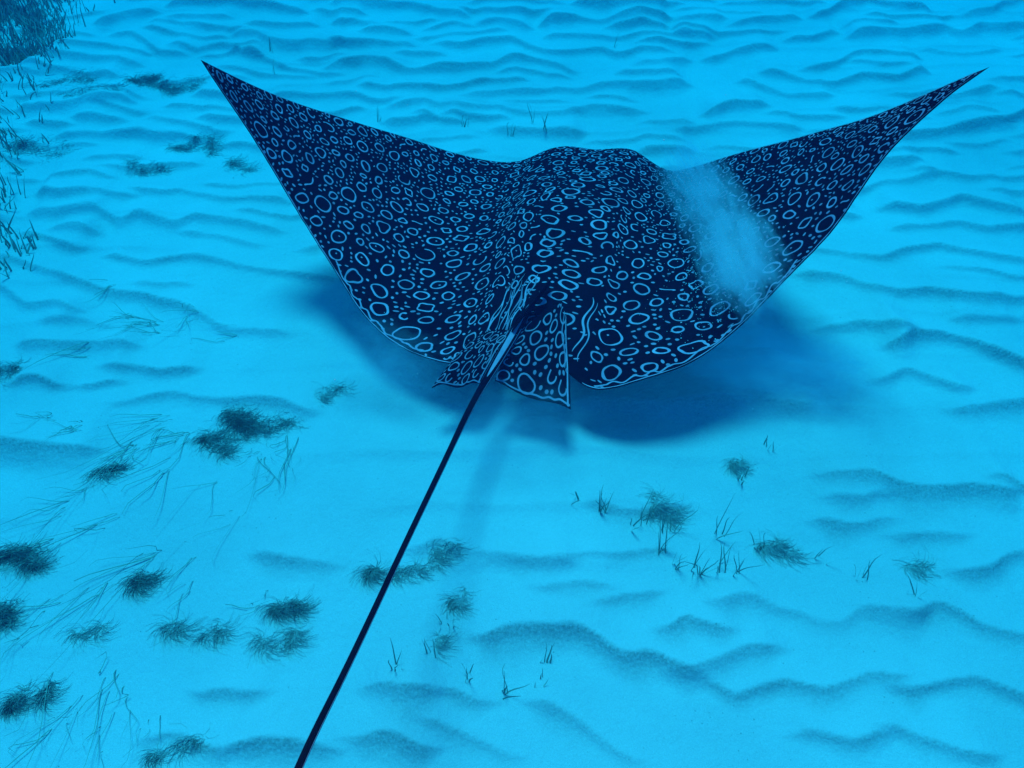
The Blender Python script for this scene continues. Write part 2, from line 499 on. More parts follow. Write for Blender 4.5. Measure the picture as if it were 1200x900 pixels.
tg = 0.5 * tg + 0.5 * tg ** 1.6          # finer towards the leading edge
le, te = spline(LE[:, 0], LE[:, 1:], sg), spline(TE[:, 0], TE[:, 1:], sg)
# small scallops of the thin trailing margin
wob = 0.0022 * fbm(sg * 42, sg * 0 + 3.3, 3) * smooth01((1 - np.abs(sg)) / 0.12)
te = te + (te - le) / np.linalg.norm(te - le + 1e-9, axis=1)[:, None] * wob[:, None]
mid = le[:, None, :] * (1 - tg[None, :, None]) + te[:, None, :] * tg[None, :, None]
def grid_normals(g):
    a = np.gradient(g, axis=0); b = np.gradient(g, axis=1)
    n = np.cross(b, a); n /= np.linalg.norm(n, axis=2)[..., None] + 1e-12
    return np.where(n[..., 2:3] < 0, -n, n)
S2, T2 = np.meshgrid(sg, tg, indexing='ij')
nrm = grid_normals(mid)
nose = np.sqrt(np.clip(1 - (1 - np.clip(T2 / 0.22, 0, 1)) ** 2, 0, 1))
tailoff = 1 - smooth01((T2 - 0.45) / 0.55)
body = np.exp(-(np.abs(S2) / 0.185) ** 2.3)
wing = np.clip(1 - np.abs(S2), 0, 1) ** 0.8
sec = nose * (0.35 + 0.65 * tailoff) * (1 - smooth01((T2 - 0.8) / 0.2) * 0.98)
hump = 0.55 + 0.75 * np.exp(-((T2 - 0.45) / 0.20) ** 2)
up = sec * (0.056 * body * hump + 0.020 * wing) + 0.0012
# shoulder swelling beside the spine and a shallow furrow along it
up += 0.010 * np.exp(-((np.abs(S2) - 0.10) / 0.05) ** 2) * smooth01((T2 - 0.45) / 0.2) * (1 - smooth01((T2 - 0.8) / 0.2))
dn = sec * (0.045 * body + 0.010 * wing) + 0.0012
tipfade = smooth01((1 - np.abs(S2)) / 0.04)
up, dn = up * (0.1 + 0.9 * tipfade), dn * (0.1 + 0.9 * tipfade)
relief = 0.0045 * fbm(S2 * 9 + 3, T2 * 5, 3) * smooth01((1 - np.abs(S2)) / 0.3) * smooth01(T2 / 0.15) * smooth01((1 - T2) / 0.15)
TOP = mid + nrm * (up + relief)[..., None]
BOT = mid - nrm * (dn - relief * 0.5)[..., None]
TN = grid_normals(TOP)

V, F = [], []
nv = 0
def add(v, f):
    global nv
    v = np.asarray(v, float).reshape(-1, 3)
    V.append(v); F.append(np.asarray(f) + nv); nv += len(v)
add(TOP, grid_faces(NS, NT, flip=False))
add(BOT, grid_faces(NS, NT, flip=True))
n0 = NS * NT
rim = np.concatenate([np.arange(NS) * NT, (NS - 1) * NT + np.arange(1, NT), (np.arange(NS - 2, -1, -1)) * NT + NT - 1, np.arange(NT - 2, 0, -1)])
nx = np.roll(rim, -1)
F.append(np.stack([rim, nx, nx + n0, rim + n0], 1))

def sheet(outline_fn, nu, nw, th):
    """thin fin: outline_fn(u, w) -> point; both faces and the rim, as one shell"""
    u, w = np.meshgrid(np.linspace(0, 1, nu), np.linspace(0, 1, nw), indexing='ij')
    g = outline_fn(u, w)
    n = grid_normals(g)
    tk = th * (0.15 + 0.85 * np.clip(4 * u * (1 - u), 0, 1) ** 0.5 * (1 - w) ** 0.7)[..., None]
    a, b = g + n * tk, g - n * tk
    o = nv
    add(a, grid_faces(nu, nw)); add(b, grid_faces(nu, nw, flip=True))
    r = np.concatenate([np.arange(nu) * nw, (nu - 1) * nw + np.arange(1, nw), np.arange(nu - 2, -1, -1) * nw + nw - 1, np.arange(nw - 2, 0, -1)]) + o
    F.append(np.stack([r, np.roll(r, -1), np.roll(r, -1) + nu * nw, r + nu * nw], 1))
    return a, n

def at3(px, py, z):
    x, y = ground(px, py, z)
    return np.array([float(x), float(y), z])

def fin_fn(base, edge, sag=0.0, fold=0.0):
    b, e = np.array([at3(*p) for p in base]), np.array([at3(*p) for p in edge])
    def fn(u, w):
        q = u[:, 0]
        B = spline(np.linspace(0, 1, len(b)), b, q); E = spline(np.linspace(0, 1, len(e)), e, q)
        g = B[:, None, :] * (1 - w[..., None]) + E[:, None, :] * w[..., None]
        g[..., 2] += sag * 4 * w * (1 - w) + fold * np.sin(u * 9.5) * w
        return g
    return fn
# right pelvic fin (broad, seen flat) and left one (folded, seen nearly edge on)
PF_R = sheet(fin_fn([(604, 392, 0.207), (628, 372, 0.207), (652, 356, 0.197), (662, 345, 0.187)], [(580, 446, 0.157), (608, 461, 0.147), (642, 471, 0.137), (669, 480, 0.142)], 0.012, 0.004), 41, 31, 0.006)
PF_L = sheet(fin_fn([(560, 395, 0.187), (575, 390, 0.197), (588, 388, 0.202), (600, 390, 0.207)], [(506, 455, 0.142), (526, 452, 0.152), (545, 452, 0.152), (562, 450, 0.157)], 0.016, 0.008), 41, 31, 0.006)
# small dorsal fin lying over on the tail root
DF = sheet(fin_fn([(642, 334, 0.225), (628, 352, 0.230), (612, 370, 0.225), (598, 392, 0.220)], [(646, 326, 0.250), (634, 341, 0.265), (620, 360, 0.265), (602, 384, 0.250)], 0.0, 0.0), 25, 9, 0.006)

# whip tail: a long taper out of the body towards the open water behind
tp = np.array([at3(632, 338, .20), at3(606, 384, .215), at3(584, 422, .225), at3(560, 462, .25), at3(530, 522, .315), at3(500, 585, .40), at3(470, 648, .48), at3(440, 712, .57), at3(395, 806, .70), at3(350, 900, .84),
               np.array([-.27, .02, .98]), np.array([-.38, -.30, 1.08]), np.array([-.46, -.62, 1.12])])
tr = np.array([.010, .0145, .0120, .0086, .0068, .0061, .0056, .0052, .0049, .0046, .0040, .0030, .0015])
tq = np.linspace(0, 1, 160)
kk = np.concatenate([[0], np.cumsum(np.linalg.norm(np.diff(tp, axis=0), axis=1))]); kk /= kk[-1]
tc_, rc_ = spline(kk, tp, tq), np.interp(tq, kk, tr)
tan = np.gradient(tc_, axis=0); tan /= np.linalg.norm(tan, axis=1)[:, None]
side = np.cross(tan, [0, 0, 1.]); side /= np.linalg.norm(side, axis=1)[:, None]
upv = np.cross(side, tan)
NA = 14
ang = np.linspace(0, 2 * math.pi, NA, endpoint=False)
ring = tc_[:, None, :] + rc_[:, None, None] * (np.cos(ang)[None, :, None] * side[:, None, :] + 0.9 * np.sin(ang)[None, :, None] * upv[:, None, :])
o = nv
i, j = np.meshgrid(np.arange(len(tq) - 1), np.arange(NA), indexing='ij')
a = (i * NA + j).ravel(); b = (i * NA + (j + 1) % NA).ravel()
add(ring, np.stack([a, b, b + NA, a + NA], 1))
me = mesh('eagle_ray', np.concatenate(V), np.concatenate(F))
ray = link('eagle_ray', me, M_SKIN)
import bmesh
bm = bmesh.new(); bm.from_mesh(me); bmesh.ops.recalc_face_normals(bm, faces=bm.faces); bm.to_mesh(me); bm.free()
belly = plant_material('white_belly', (.55, .54, .52), (.70, .69, .66), 5)
me.materials.append(belly)
nf = (NS - 1) * (NT - 1)
mi = np.zeros(len(me.polygons), dtype=np.int32); mi[nf:2 * nf] = 1
me.polygons.foreach_set('material_index', mi)
tag(ray, 'large dark spotted eagle ray with raised wings and long whip tail gliding over sand', 'ray')

# ------------------------------------------------------------------ pale rings, hooks and dots of the skin, laid out on the unbent wing and carried onto it
tmS = np.array([.0, .12, .2, .3, .5, .7, .85, 1.]); LEt = np.array([.47, .46, .42, .38, .27, .14, .03, -.12]) * YK
tmT = np.array([.0, .05, .1, .18, .28, .4, .55, .7, .85, 1.]); TEt = np.array([-.42, -.47, -.55, -.53, -.47, -.38, -.28, -.20, -.15, -.12]) * YK
def le_y(s): return np.interp(np.abs(s), tmS, LEt)
def te_y(s): return np.interp(np.abs(s), tmT, TEt)
def on_skin(X, Y, lift):
    s = np.clip(X / HALF_SPAN, -0.999, 0.999)
    L, T = le_y(s), te_y(s)
    t = np.clip((L - Y) / np.maximum(L - T, 1e-4), 0, 1)
    fi = np.interp(s, sg, np.arange(NS)); fj = np.interp(t, tg, np.arange(NT))
    i0 = np.clip(fi.astype(int), 0, NS - 2); j0 = np.clip(fj.astype(int), 0, NT - 2)
    a, b = (fi - i0)[:, None], (fj - j0)[:, None]
    def bil(G): return (G[i0, j0] * (1 - a) + G[i0 + 1, j0] * a) * (1 - b) + (G[i0, j0 + 1] * (1 - a) + G[i0 + 1, j0 + 1] * a) * b
    n = bil(TN); n /= np.linalg.norm(n, axis=1)[:, None]
    return bil(TOP) + n * lift
MV, MF, MP = [], [], []
mcount = 0
def strip(P, W, closed, pale, place=on_skin, lift=0.0012):
    """ribbon of width W along the plane polyline P, carried onto the skin"""
    global mcount
    n = len(P)
    if closed:
        d = np.roll(P, -1, 0) - np.roll(P, 1, 0)
    else:
        d = np.gradient(P, axis=0)
    d /= np.linalg.norm(d, axis=1)[:, None] + 1e-9
    q = np.stack([-d[:, 1], d[:, 0]], 1)
    W = np.broadcast_to(W, (n,))[:, None]
    A, B = P + q * W / 2, P - q * W / 2
    v = np.concatenate([place(A[:, 0], A[:, 1], lift), place(P[:, 0], P[:, 1], lift * 1.3), place(B[:, 0], B[:, 1], lift)])
    m = n if closed else n - 1
    i = np.arange(m); k = (i + 1) % n
    f = np.concatenate([np.stack([i, k, k + n, i + n], 1), np.stack([i + n, k + n, k + 2 * n, i + 2 * n], 1)])
    MV.append(v); MF.append(f + mcount); MP.append(np.full(len(v), pale)); mcount += 3 * n
def blob(x, y, rx, ry, rot, pale, place=on_skin):
    n = 10
    a = np.linspace(-1, 1, n)
    P = np.stack([x + a * rx * math.cos(rot), y + a * rx * math.sin(rot)], 1)
    strip(P, 2 * ry * np.sqrt(np.clip(1 - a * a, 0, 1)) + 1e-4, False, pale, place)

sizef = lambda s, Y, L, T: (0.66 + 0.46 * np.clip((L - Y) / max(L - T, 1e-3), 0, 1)) * (1.0 - 0.38 * max(0, abs(s) - .45)) * (1 - .26 * math.exp(-(s / .12) ** 2))
placed = []     # x, y, r
def free(x, y, r, gap):
    if not placed: return True
    p = np.asarray(placed)
    return np.all(np.hypot(p[:, 0] - x, p[:, 1] - y) > p[:, 2] + r + gap)
rings = 0
for attempt in range(20000):
    X = random.uniform(-1, 1) * HALF_SPAN * 0.985
    s = X / HALF_SPAN
    L, T = float(le_y(s)), float(te_y(s))
    Y = random.uniform(T, L)
    k = sizef(s, Y, L, T)
    r = k * random.choice([0.020, 0.022, 0.024, 0.026, 0.028, 0.031]) * (1.0 if attempt < 4000 else 0.9 if attempt < 12000 else 0.76)
    if Y - T < r * 1.1 + 0.012 or L - Y < r * 0.9: continue
    if -.115 < X < -.005 and Y < (-.27 - .8 * max(0, -X - .05)) * YK: continue
    if abs(X - .10) < .016 + r and Y < -.24 * YK + r: continue
    if not free(X, Y, r, 0.0132 * k): continue
    placed.append((X, Y, r)); rings += 1
    kind = random.random()
    n = 26
    a = np.linspace(0, 2 * math.pi, n, endpoint=False) + random.uniform(0, 6)
    el = random.uniform(1.0, 1.5); rot = random.uniform(0, 3.14)
    lw = random.uniform(0.0046, 0.0060) * (0.6 + 0.4 * k)
    rr = r - lw / 2
    pale = random.uniform(0.65, 1.0)
    wobble = sum(random.uniform(-1, 1) * w * np.cos(m * a + random.uniform(0, 6)) for m, w in ((2, .05), (3, .06), (4, .04), (5, .025)))
    if kind < 0.14: wobble = wobble + random.uniform(.08, .18) * np.cos(random.choice([3, 4]) * a + random.uniform(0, 6))
    rad = rr * (1 + wobble)
    lx, ly = rad * np.cos(a), rad / el * np.sin(a)
    P = np.stack([X + lx * math.cos(rot) - ly * math.sin(rot), Y + lx * math.sin(rot) + ly * math.cos(rot)], 1)
    P[:, 1] = Y + (P[:, 1] - Y) * (1 + .38 * math.exp(-(s / .13) ** 2))
    ww = lw * (1 + 0.22 * np.cos(a * 2 + random.uniform(0, 6)) + 0.12 * np.cos(a * 5 + random.uniform(0, 6)))
    if 0.16 < kind < 0.24:                      # open hook
        cut = random.randint(4, 8)
        P, ww = P[cut:], ww[cut:].copy()
        ww[0] *= .5; ww[-1] *= .5
        strip(P, ww, False, pale)
    elif kind > 0.94:                           # short bent bar
        q = np.linspace(-1, 1, 14)
        bend = random.uniform(-.6, .6)
        bx, by = q * r * .95, r * bend * (q * q - .4) + r * random.uniform(-.4, .4) * q ** 3
        P = np.stack([X + bx * math.cos(rot) - by * math.sin(rot), Y + bx * math.sin(rot) + by * math.cos(rot)], 1)
        strip(P, lw * (0.8 + 0.9 * np.abs(q) ** 3) * np.sqrt(np.clip(1.02 - q ** 8, .05, 1)), False, pale)
    else:
        strip(P, ww, True, pale)
    if r > 0.022 and kind < 0.94 and random.random() < 0.35:
        blob(X + random.uniform(-.2, .2) * r, Y + random.uniform(-.2, .2) * r, .0032, .0026, random.uniform(0, 3), pale * .8)
dots = 0
for attempt in range(30000):
    X = random.uniform(-1, 1) * HALF_SPAN * 0.985
    s = X / HALF_SPAN
    L, T = float(le_y(s)), float(te_y(s))
    Y = random.uniform(T, L)
    k = sizef(s, Y, L, T)
    r = k * random.uniform(0.0040, 0.0058)
    if ((-.11 < X < 0 and Y < -.30 * YK) or (abs(X - .1) < .018 and Y < -.24 * YK)) and random.random() < .85: continue
    if Y - T < 0.008 or L - Y < 0.006 or not free(X, Y, r, 0.0046 * k): continue
    placed.append((X, Y, r)); dots += 1
    e = random.choice([1.0, 1.2, 1.5, 2.1])
    blob(X, Y, r * e ** .5, r / e ** .5 * .85, random.uniform(0, 3.14), random.uniform(0.45, 0.85))
    if dots > 1900: break
# wavering line along the rear margin of both wings, and the fine pale rim
for sd in (-1, 1):
    s = np.linspace(0.12, 0.52, 420)
    off = 0.013 + 0.010 * np.abs(vnoise(s * 46 + sd * 5, s * 0 + 1)) + 0.006 * np.sin(s * 150 + 2 * np.sin(s * 31))
    P = np.stack([sd * s * HALF_SPAN, te_y(s) + off], 1)
    cutm = vnoise(s * 18 + 3 * sd, s * 0 + 8) > -0.45
    st = 0
    for q in range(1, len(s) + 1):
        if q == len(s) or cutm[q] != cutm[st]:
            if cutm[st] and q - st > 6: strip(P[st:q], 0.0048, False, 0.8)
            st = q
    s = np.linspace(0.10, 0.985, 500)
    P = np.stack([sd * s * HALF_SPAN, te_y(s) + 0.0022], 1)
    strip(P, 0.0026 + 0.0014 * vnoise(s * 60, s * 0), False, 0.9)
    s = np.linspace(0.2, 0.985, 300)
    strip(np.stack([sd * s * HALF_SPAN, le_y(s) - 0.003], 1), 0.0020, False, 0.4)
# folded skin beside the tail root: close-set lines fanning back, and the seam of the right rear lobe
q = np.linspace(0, 1, 40)
for k in range(11):
    f_ = k / 10
    xa, ya = -0.002 - 0.062 * f_ + random.uniform(-.004, .004), (-.24 - .03 * f_ + random.uniform(-.03, .03)) * YK
    xb, yb = -0.012 - 0.112 * f_ + random.uniform(-.004, .004), (-.44 - .07 * f_ * (1 if f_ < .8 else .6) + random.uniform(-.03, .02)) * YK
    P = np.stack([xa + (xb - xa) * q ** 1.4 + .0042 * np.sin(q * 12 + k * 1.7), ya + (yb - ya) * q], 1)
    strip(P, 0.0032 * np.sqrt(np.clip(q * (1 - q) * 4, 0.03, 1)) * (1 + .4 * np.sin(q * 17 + k)), False, random.uniform(.5, .95), lift=0.0018)
for k, (xa, ya, xb, yb, w) in enumerate([(.097, -.28, .092, -.45, .0042), (.106, -.30, .103, -.48, .0032)]):
    P = np.stack([xa + (xb - xa) * q + .005 * np.sin(q * 11 + k), (ya + (yb - ya) * q) * YK], 1)
    strip(P, w * np.sqrt(np.clip(q * (1 - q) * 4, 0.05, 1)), False, .85, lift=0.0018)

def on_fin(fin):
    G, n = fin
    nu, nw = G.shape[:2]
    def place(X, Y, lift):
        fi, fj = np.clip(X, 0, .999) * (nu - 1), np.clip(Y, 0, .999) * (nw - 1)
        i0, j0 = fi.astype(int), fj.astype(int)
        a, b = (fi - i0)[:, None], (fj - j0)[:, None]
        bil = lambda Q: (Q[i0, j0] * (1 - a) + Q[i0 + 1, j0] * a) * (1 - b) + (Q[i0, j0 + 1] * (1 - a) + Q[i0 + 1, j0 + 1] * a) * b
        return bil(G) + bil(n) * lift
    return place
for fin, sc_, nn in ((PF_R, 1.0, 14), (PF_L, .9, 9)):
    pl = on_fin(fin)
    done = []
    for attempt in range(1500):
        x, y, r = random.uniform(.08, .92), random.uniform(.12, .9), random.choice([.07, .09, .11]) * sc_
        if any(math.hypot(x - p, y - q) < r + w + .035 for p, q, w in done): continue
        done.append((x, y, r))
        if len(done) > nn + 12: break
        a = np.linspace(0, 2 * math.pi, 22, endpoint=False)
        rad = r * (.9 + .06 * np.cos(3 * a + attempt) + .10 * np.cos(2 * a + attempt * .7))
        if len(done) % 4 == 0: strip(np.stack([x + rad * np.cos(a), y + rad * np.sin(a)], 1)[:16], .020, False, .6, pl)
        else: strip(np.stack([x + rad * np.cos(a), y + rad * np.sin(a)], 1), .022, True, .6, pl)
    for attempt in range(1500):
        x, y = random.uniform(.04, .96), random.uniform(.05, .95)
        if any(math.hypot(x - p, y - q) < w + .045 for p, q, w in done): continue
        done.append((x, y, .02)); blob(x, y, .026, .02, random.uniform(0, 3), .45, pl)
        if len(done) > 60: break
    q = np.linspace(.01, .99, 80)
    strip(np.stack([q, .968 + .007 * np.sin(q * 26 + 2 * np.sin(q * 9))], 1), .018, False, .6, pl)
    strip(np.stack([.955 + .02 * np.sin(q * 11) * (1 - q), q], 1), .028, False, .8, pl)
    strip(np.stack([.88 + .04 * np.sin(q * 9), q * .7], 1), .03, False, .45, pl)
# painted highlight: pale streak for the lit top of the tail root
pt = np.linspace(0.0, 1, 40)
def on_tail(X, Y, lift):
    i = np.clip(X, 0, .999) * (len(tq) - 1); i0 = i.astype(int); f = (i - i0)[:, None]
    c = tc_[i0] * (1 - f) + tc_[i0 + 1] * f; r = (rc_[i0] * (1 - f[:, 0]) + rc_[i0 + 1] * f[:, 0]) + lift
    an = math.pi / 2 + Y
    return c + r[:, None] * (np.cos(an)[:, None] * side[i0] + .9 * np.sin(an)[:, None] * upv[i0])
strip(np.stack([.035 + .115 * pt, 0.1 + 0 * pt], 1), 1.0 * np.sqrt(np.clip(4 * pt * (1 - pt), .02, 1)), False, .75, on_tail)
for yy in (-1.25, 1.25):
    u_ = np.linspace(.07, .95, 90)
    strip(np.stack([u_, yy + 0 * u_], 1), 0.22, False, .75, on_tail, 0.0004)
me = mesh('ring_markings', np.concatenate(MV), np.concatenate(MF))
at = me.attributes.new('pale', 'FLOAT', 'POINT')
at.data.foreach_set('value', np.concatenate(MP).astype(np.float32))
marks = link('ring_markings', me, M_MARK, ray)
tag(marks, 'pale blue rings, hooks and dots on the dark skin', kind='stuff')
print('rings', rings, 'dots', dots, 'floor verts', XX.size)

# ------------------------------------------------------------------ plants on the sand
def blades(x, y, n, length, lean, spread, width, radius, curl=0.5, flat=0.0, jitter=0.5):
    """n ribbon blades rooted round (x, y); lean = (dx, dy) drift of the tips per metre of blade; flat pulls them to the sand"""
    v, f = [], []
    seg = 6
    for b in range(n):
        rr, th = radius * math.sqrt(random.random()), random.uniform(0, 6.283)
        bx, by = x + rr * math.cos(th), y + rr * math.sin(th)
        bz = float(floor_z(bx, by)) - 0.004
        L = length * random.uniform(0.55, 1.15)
        lx, ly = lean[0] + random.gauss(0, spread), lean[1] + random.gauss(0, spread)
        bend = random.uniform(0.2, 1.0) * curl
        wd = width * random.uniform(0.6, 1.2)
        ta = random.uniform(0, 3.14)
        sx, sy = math.cos(ta) * wd / 2, math.sin(ta) * wd / 2
        tx, ty = random.gauss(0, jitter) * .25, random.gauss(0, jitter) * .25
        s0 = len(v)
        for k in range(seg + 1):
            q = k / seg
            h = q * (1 - flat) * L * (1 - 0.25 * bend * q)
            px = bx + L * (lx * (q * (1 - bend) + q * q * bend) + tx * q * q * math.sin(q * 3))
            py = by + L * (ly * (q * (1 - bend) + q * q * bend) + ty * q * q * math.sin(q * 2.5))
            pz = max(bz + h, float(floor_z(px, py)) + 0.002 + 0.006 * random.random()) if k else bz
            w = 1 - 0.85 * q ** 3
            v.append((px - sx * w, py - sy * w, pz)); v.append((px + sx * w, py + sy * w, pz + 0.2 * wd))
        for k in range(seg):
            a = s0 + 2 * k
            f.append((a, a + 1, a + 3, a + 2))
    return v, f

def plant(name, px, py, label, cat, group, mat, **kw):
    x, y = map(float, ground(px, py))
    v, f = blades(x, y, **kw)
    v = np.array(v); c = np.array([x, y, float(floor_z(x, y))])
    o = link(name, mesh(name, v - c, f), mat)
    o.location = c
    return tag(o, label, cat, group)

# upright sparse tufts on the clean sand
LAB_UP = 'small upright tuft of thin seagrass blades on bare pale sand'
for px, py, n, L in [(705, 600, 7, .085), (672, 590, 4, .05), (755, 612, 6, .10), (775, 645, 9, .13), (782, 620, 7, .11), (815, 672, 9, .12), (842, 628, 6, .12), (845, 668, 5, .09),
                     (862, 672, 6, .08), (890, 640, 6, .07), (962, 655, 4, .09), (1010, 678, 5, .07), (1066, 700, 4, .07), (868, 560, 5, .06), (900, 525, 5, .05), (735, 618, 3, .06), (790, 662, 6, .09), (640, 780, 5, .06),
                     (592, 812, 6, .085), (548, 795, 5, .07), (505, 770, 5, .08), (468, 790, 5, .07), (525, 730, 5, .06), (632, 800, 4, .05)]:
    lab, gr = ('small upright seagrass tuft on bare sand beside the whip tail', 'sparse tufts beside the tail') if py > 725 else \
        ('lone short seagrass tuft at the edge of the right wing shadow', 'tufts at the wing shadow') if py < 580 else \
        ('sparse upright seagrass sprout standing apart on the sand ripples', 'sprouts apart on the ripples') if px > 950 or px < 720 else ('small upright tuft of thin seagrass blades in a loose stand', 'loose stand of seagrass tufts')
    plant('seagrass_tuft', px, py, lab, 'seagrass', gr, M_GRASS,
          n=n, length=L, lean=(random.uniform(-.15, .25), random.uniform(-.1, .25)), spread=.22, width=.0032, radius=.016)
# tufts standing on the far ripples
LAB_FAR = 'tiny seagrass sprig standing on the far sand ripples'
for px, py, n, L in [(545, 152, 4, .06), (624, 148, 4, .08), (640, 160, 3, .10), (598, 160, 3, .06), (720, 60, 3, .06), (445, 145, 4, .07), (318, 68, 4, .07), (322, 92, 4, .07)]:
    plant('seagrass_sprig', px, py, LAB_FAR, 'seagrass', 'seagrass sprigs on the far ripples', M_GRASS,
          n=n, length=L, lean=(random.uniform(-.1, .1), random.uniform(0, .25)), spread=.15, width=.0032, radius=.012)
# laid-over blades swept by the current, beside the dark algae
LAB_LAY = 'long seagrass blades lying swept over on the sand among dark algae'
for px, py, n, L, a in [(190, 490, 26, .17, 215), (150, 520, 22, .15, 225), (110, 560, 16, .14, 225), (75, 590, 12, .16, 215), (60, 640, 10, .16, 205), (200, 540, 10, .15, 250), (130, 610, 12, .18, 225), (180, 640, 14, .20, 225),
                        (120, 680, 12, .18, 235), (215, 510, 20, .11, 230), (60, 700, 8, .16, 225), (300, 530, 16, .12, 250), (340, 515, 16, .10, 285), (330, 550, 8, .12, 265), (230, 370, 18, .11, 200), (185, 385, 22, .13, 190),
                        (165, 375, 16, .12, 210), (140, 335, 8, .12, 250), (270, 390, 10, .10, 215), (220, 690, 8, .12, 240), (105, 415, 10, .10, 205), (95, 500, 14, .09, 200), (60, 490, 10, .09, 200),
                        (140, 790, 9, .15, 262), (115, 800, 8, .16, 262), (95, 830, 8, .15, 255), (150, 820, 8, .13, 265), (50, 790, 7, .13, 250), (60, 845, 8, .10, 245), (120, 860, 7, .10, 262), (180, 845, 5, .08, 262), (310, 700, 9, .09, 235),
                        (225, 640, 6, .14, 235), (270, 600, 6, .14, 235), (245, 560, 6, .12, 235), (40, 740, 8, .18, 225)]:
    d = R(a)
    if py < 430: lab, gr = 'loose seagrass blades strewn on sand beside the shadow of the left wing', 'seagrass strewn by the wing shadow'
    elif py > 730: lab, gr = 'thin leaning seagrass blades around the ragged dark algae clump', 'leaning seagrass round the ragged clump'
    elif px > 280 and py > 600: lab, gr = 'few short seagrass blades lying at the round algae clump near the tail', None
    elif px > 280: lab, gr = 'short seagrass blades fringing the largest hooked algae mat', 'seagrass fringing the hooked mat'
    elif py > 575: lab, gr = 'long seagrass blades swept flat between the thick and the slim algae clumps', 'seagrass swept flat between clumps'
    else: lab, gr = 'bunch of seagrass blades swept over, between the hooked algae mat and narrow clump', 'swept seagrass beside the hooked mat'
    plant('swept_seagrass', px, py, lab, 'seagrass', gr, M_GRASS,
          n=max(3, n // 2), length=L * 1.1, lean=(math.cos(d) * .9, math.sin(d) * .9), spread=.22, width=.0022, radius=.032, flat=.8, jitter=2.2)

def clump(px, py, w, h, dens, label, group=None, tall=.03, drift=4.0, mat=None):
    """matted algae: short wiry filaments over an uneven patch w x h metres"""
    x, y = map(float, ground(px, py))
    n = int(dens * 400 * (w * h / .02) ** .6) + 170
    v, f = [], []
    lob, ca, q0 = [], random.uniform(-.5, .9), random.uniform(0, 6)
    for i in range(11):
        z_ = random.uniform(-1, 1)
        lob.append((z_ * math.cos(ca) - .35 * math.sin(z_ * 3 + q0) * math.sin(ca), z_ * math.sin(ca) + .35 * math.sin(z_ * 3 + q0), random.uniform(.10, .55) * (1.1 - .6 * abs(z_))))
    for _ in range(n):
        lx, ly, lr = lob[min(10, int(11 * random.random() ** 1.3))]
        u, t = lx + random.gauss(0, .75) * lr, ly + random.gauss(0, .75) * lr
        bx, by = x + u * w / 2, y + t * h / 2
        edge = max(.15, 1 - (u * u + t * t) * .45)
        bz = float(floor_z(bx, by)) - .003
        d = random.gauss(drift, 1.0); L = random.uniform(.014, .042) * (.6 + edge)
        wd = random.uniform(.0004, .0011)
        H_ = tall * edge * random.uniform(.0, .7) ** 1.3
        p = np.array([bx, by, bz]); s0 = len(v)
        nx_, ny_ = -math.sin(d) * wd, math.cos(d) * wd
        for k in range(4):
            q = k / 3
            c = (p[0] + math.cos(d + q) * L * q, p[1] + math.sin(d + q) * L * q, p[2] + H_ * (1 - (1 - q) ** 2) + .002)
            ww = 1 - .7 * q
            v.append((c[0] - nx_ * ww, c[1] - ny_ * ww, c[2])); v.append((c[0] + nx_ * ww, c[1] + ny_ * ww, c[2] + .001))
        for k in range(3):
            a = s0 + 2 * k
            f.append((a, a + 1, a + 3, a + 2))
    c = np.array([x, y, float(floor_z(x, y))])
    o = link('algae_clump', mesh('algae_clump', np.array(v) - c, f), mat or M_ALGAE)
    o.location = c
    return tag(o, label, 'algae', group)
clump(300, 492, .19, .11, 2.2, 'largest dark algae mat, curved like a hook, beside swept seagrass', tall=.045)
clump(258, 515, .11, .12, 1.3, 'dark algae tail trailing from the hooked algae mat', tall=.03)
clump(22, 650, .15, .10, 2.4, 'thick dark algae clump at the end of the swept seagrass', tall=.05)
clump(3, 717, .07, .09, 1.8, 'black tall algae clump with greenish edge', tall=.05)
clump(165, 682, .11, .06, 1.2, 'slim brownish algae patch pointing along the swept seagrass', tall=.025)
clump(338, 710, .075, .08, 1.5, 'round dark algae clump near the whip tail', tall=.04)
clump(38, 815, .085, .09, 1.6, 'ragged algae clump among upright dark blades', tall=.035)
clump(126, 548, .045, .07, 1.0, 'small narrow algae clump among swept blades', tall=.03)
clump(437, 668, .030, .035, .7, 'tiny round algae ball directly beneath the whip tail', tall=.03)
clump(172, 100, .10, .14, 1.2, 'round algae knob on the far ripples by the left wing tip', tall=.06)
for px, py, w, h in [(206, 733, .035, .035), (255, 740, .045, .05), (315, 755, .045, .04), (515, 752, .03, .03), (390, 455, .06, .07), (865, 540, .025, .035), (525, 645, .07, .05), (540, 700, .03, .05), (478, 668, .07, .04), (1075, 662, .05, .03), (925, 640, .06, .05), (900, 637, .02, .02), (778, 600, .06, .05), (10, 435, .07, .08), (105, 740, .05, .04), (345, 745, .02, .03), (210, 875, .09, .05), (770, 585, .02, .03)]:
    lab, gr = ('faint wispy algae tuft on the sand beside the whip tail', 'wispy algae beside the tail') if 380 < px < 600 and py > 600 else \
        ('pale wispy algae tuft among the upright seagrass stand', 'wispy algae in the seagrass stand') if px > 700 else ('faint wispy algae tuft lying near the dark algae clumps', 'wispy algae near the dark clumps')
    clump(px, py, w * 1.3, h * 1.3, .22, lab, gr, tall=.016, mat=M_WISP)
for px, py, w, h in [(200, 108, .12, .10), (222, 105, .10, .12), (245, 170, .08, .12), (285, 195, .10, .12), (215, 175, .05, .06), (172, 203, .10, .08), (45, 180, .16, .2), (110, 120, .18, .12), (85, 100, .15, .14)]:
    clump(px, py, w * 1.3, h * 1.2, .30, 'loose algae tangle on the far ripples beside the seagrass bed', 'algae tangles by the seagrass bed', tall=.04, mat=M_WISP)

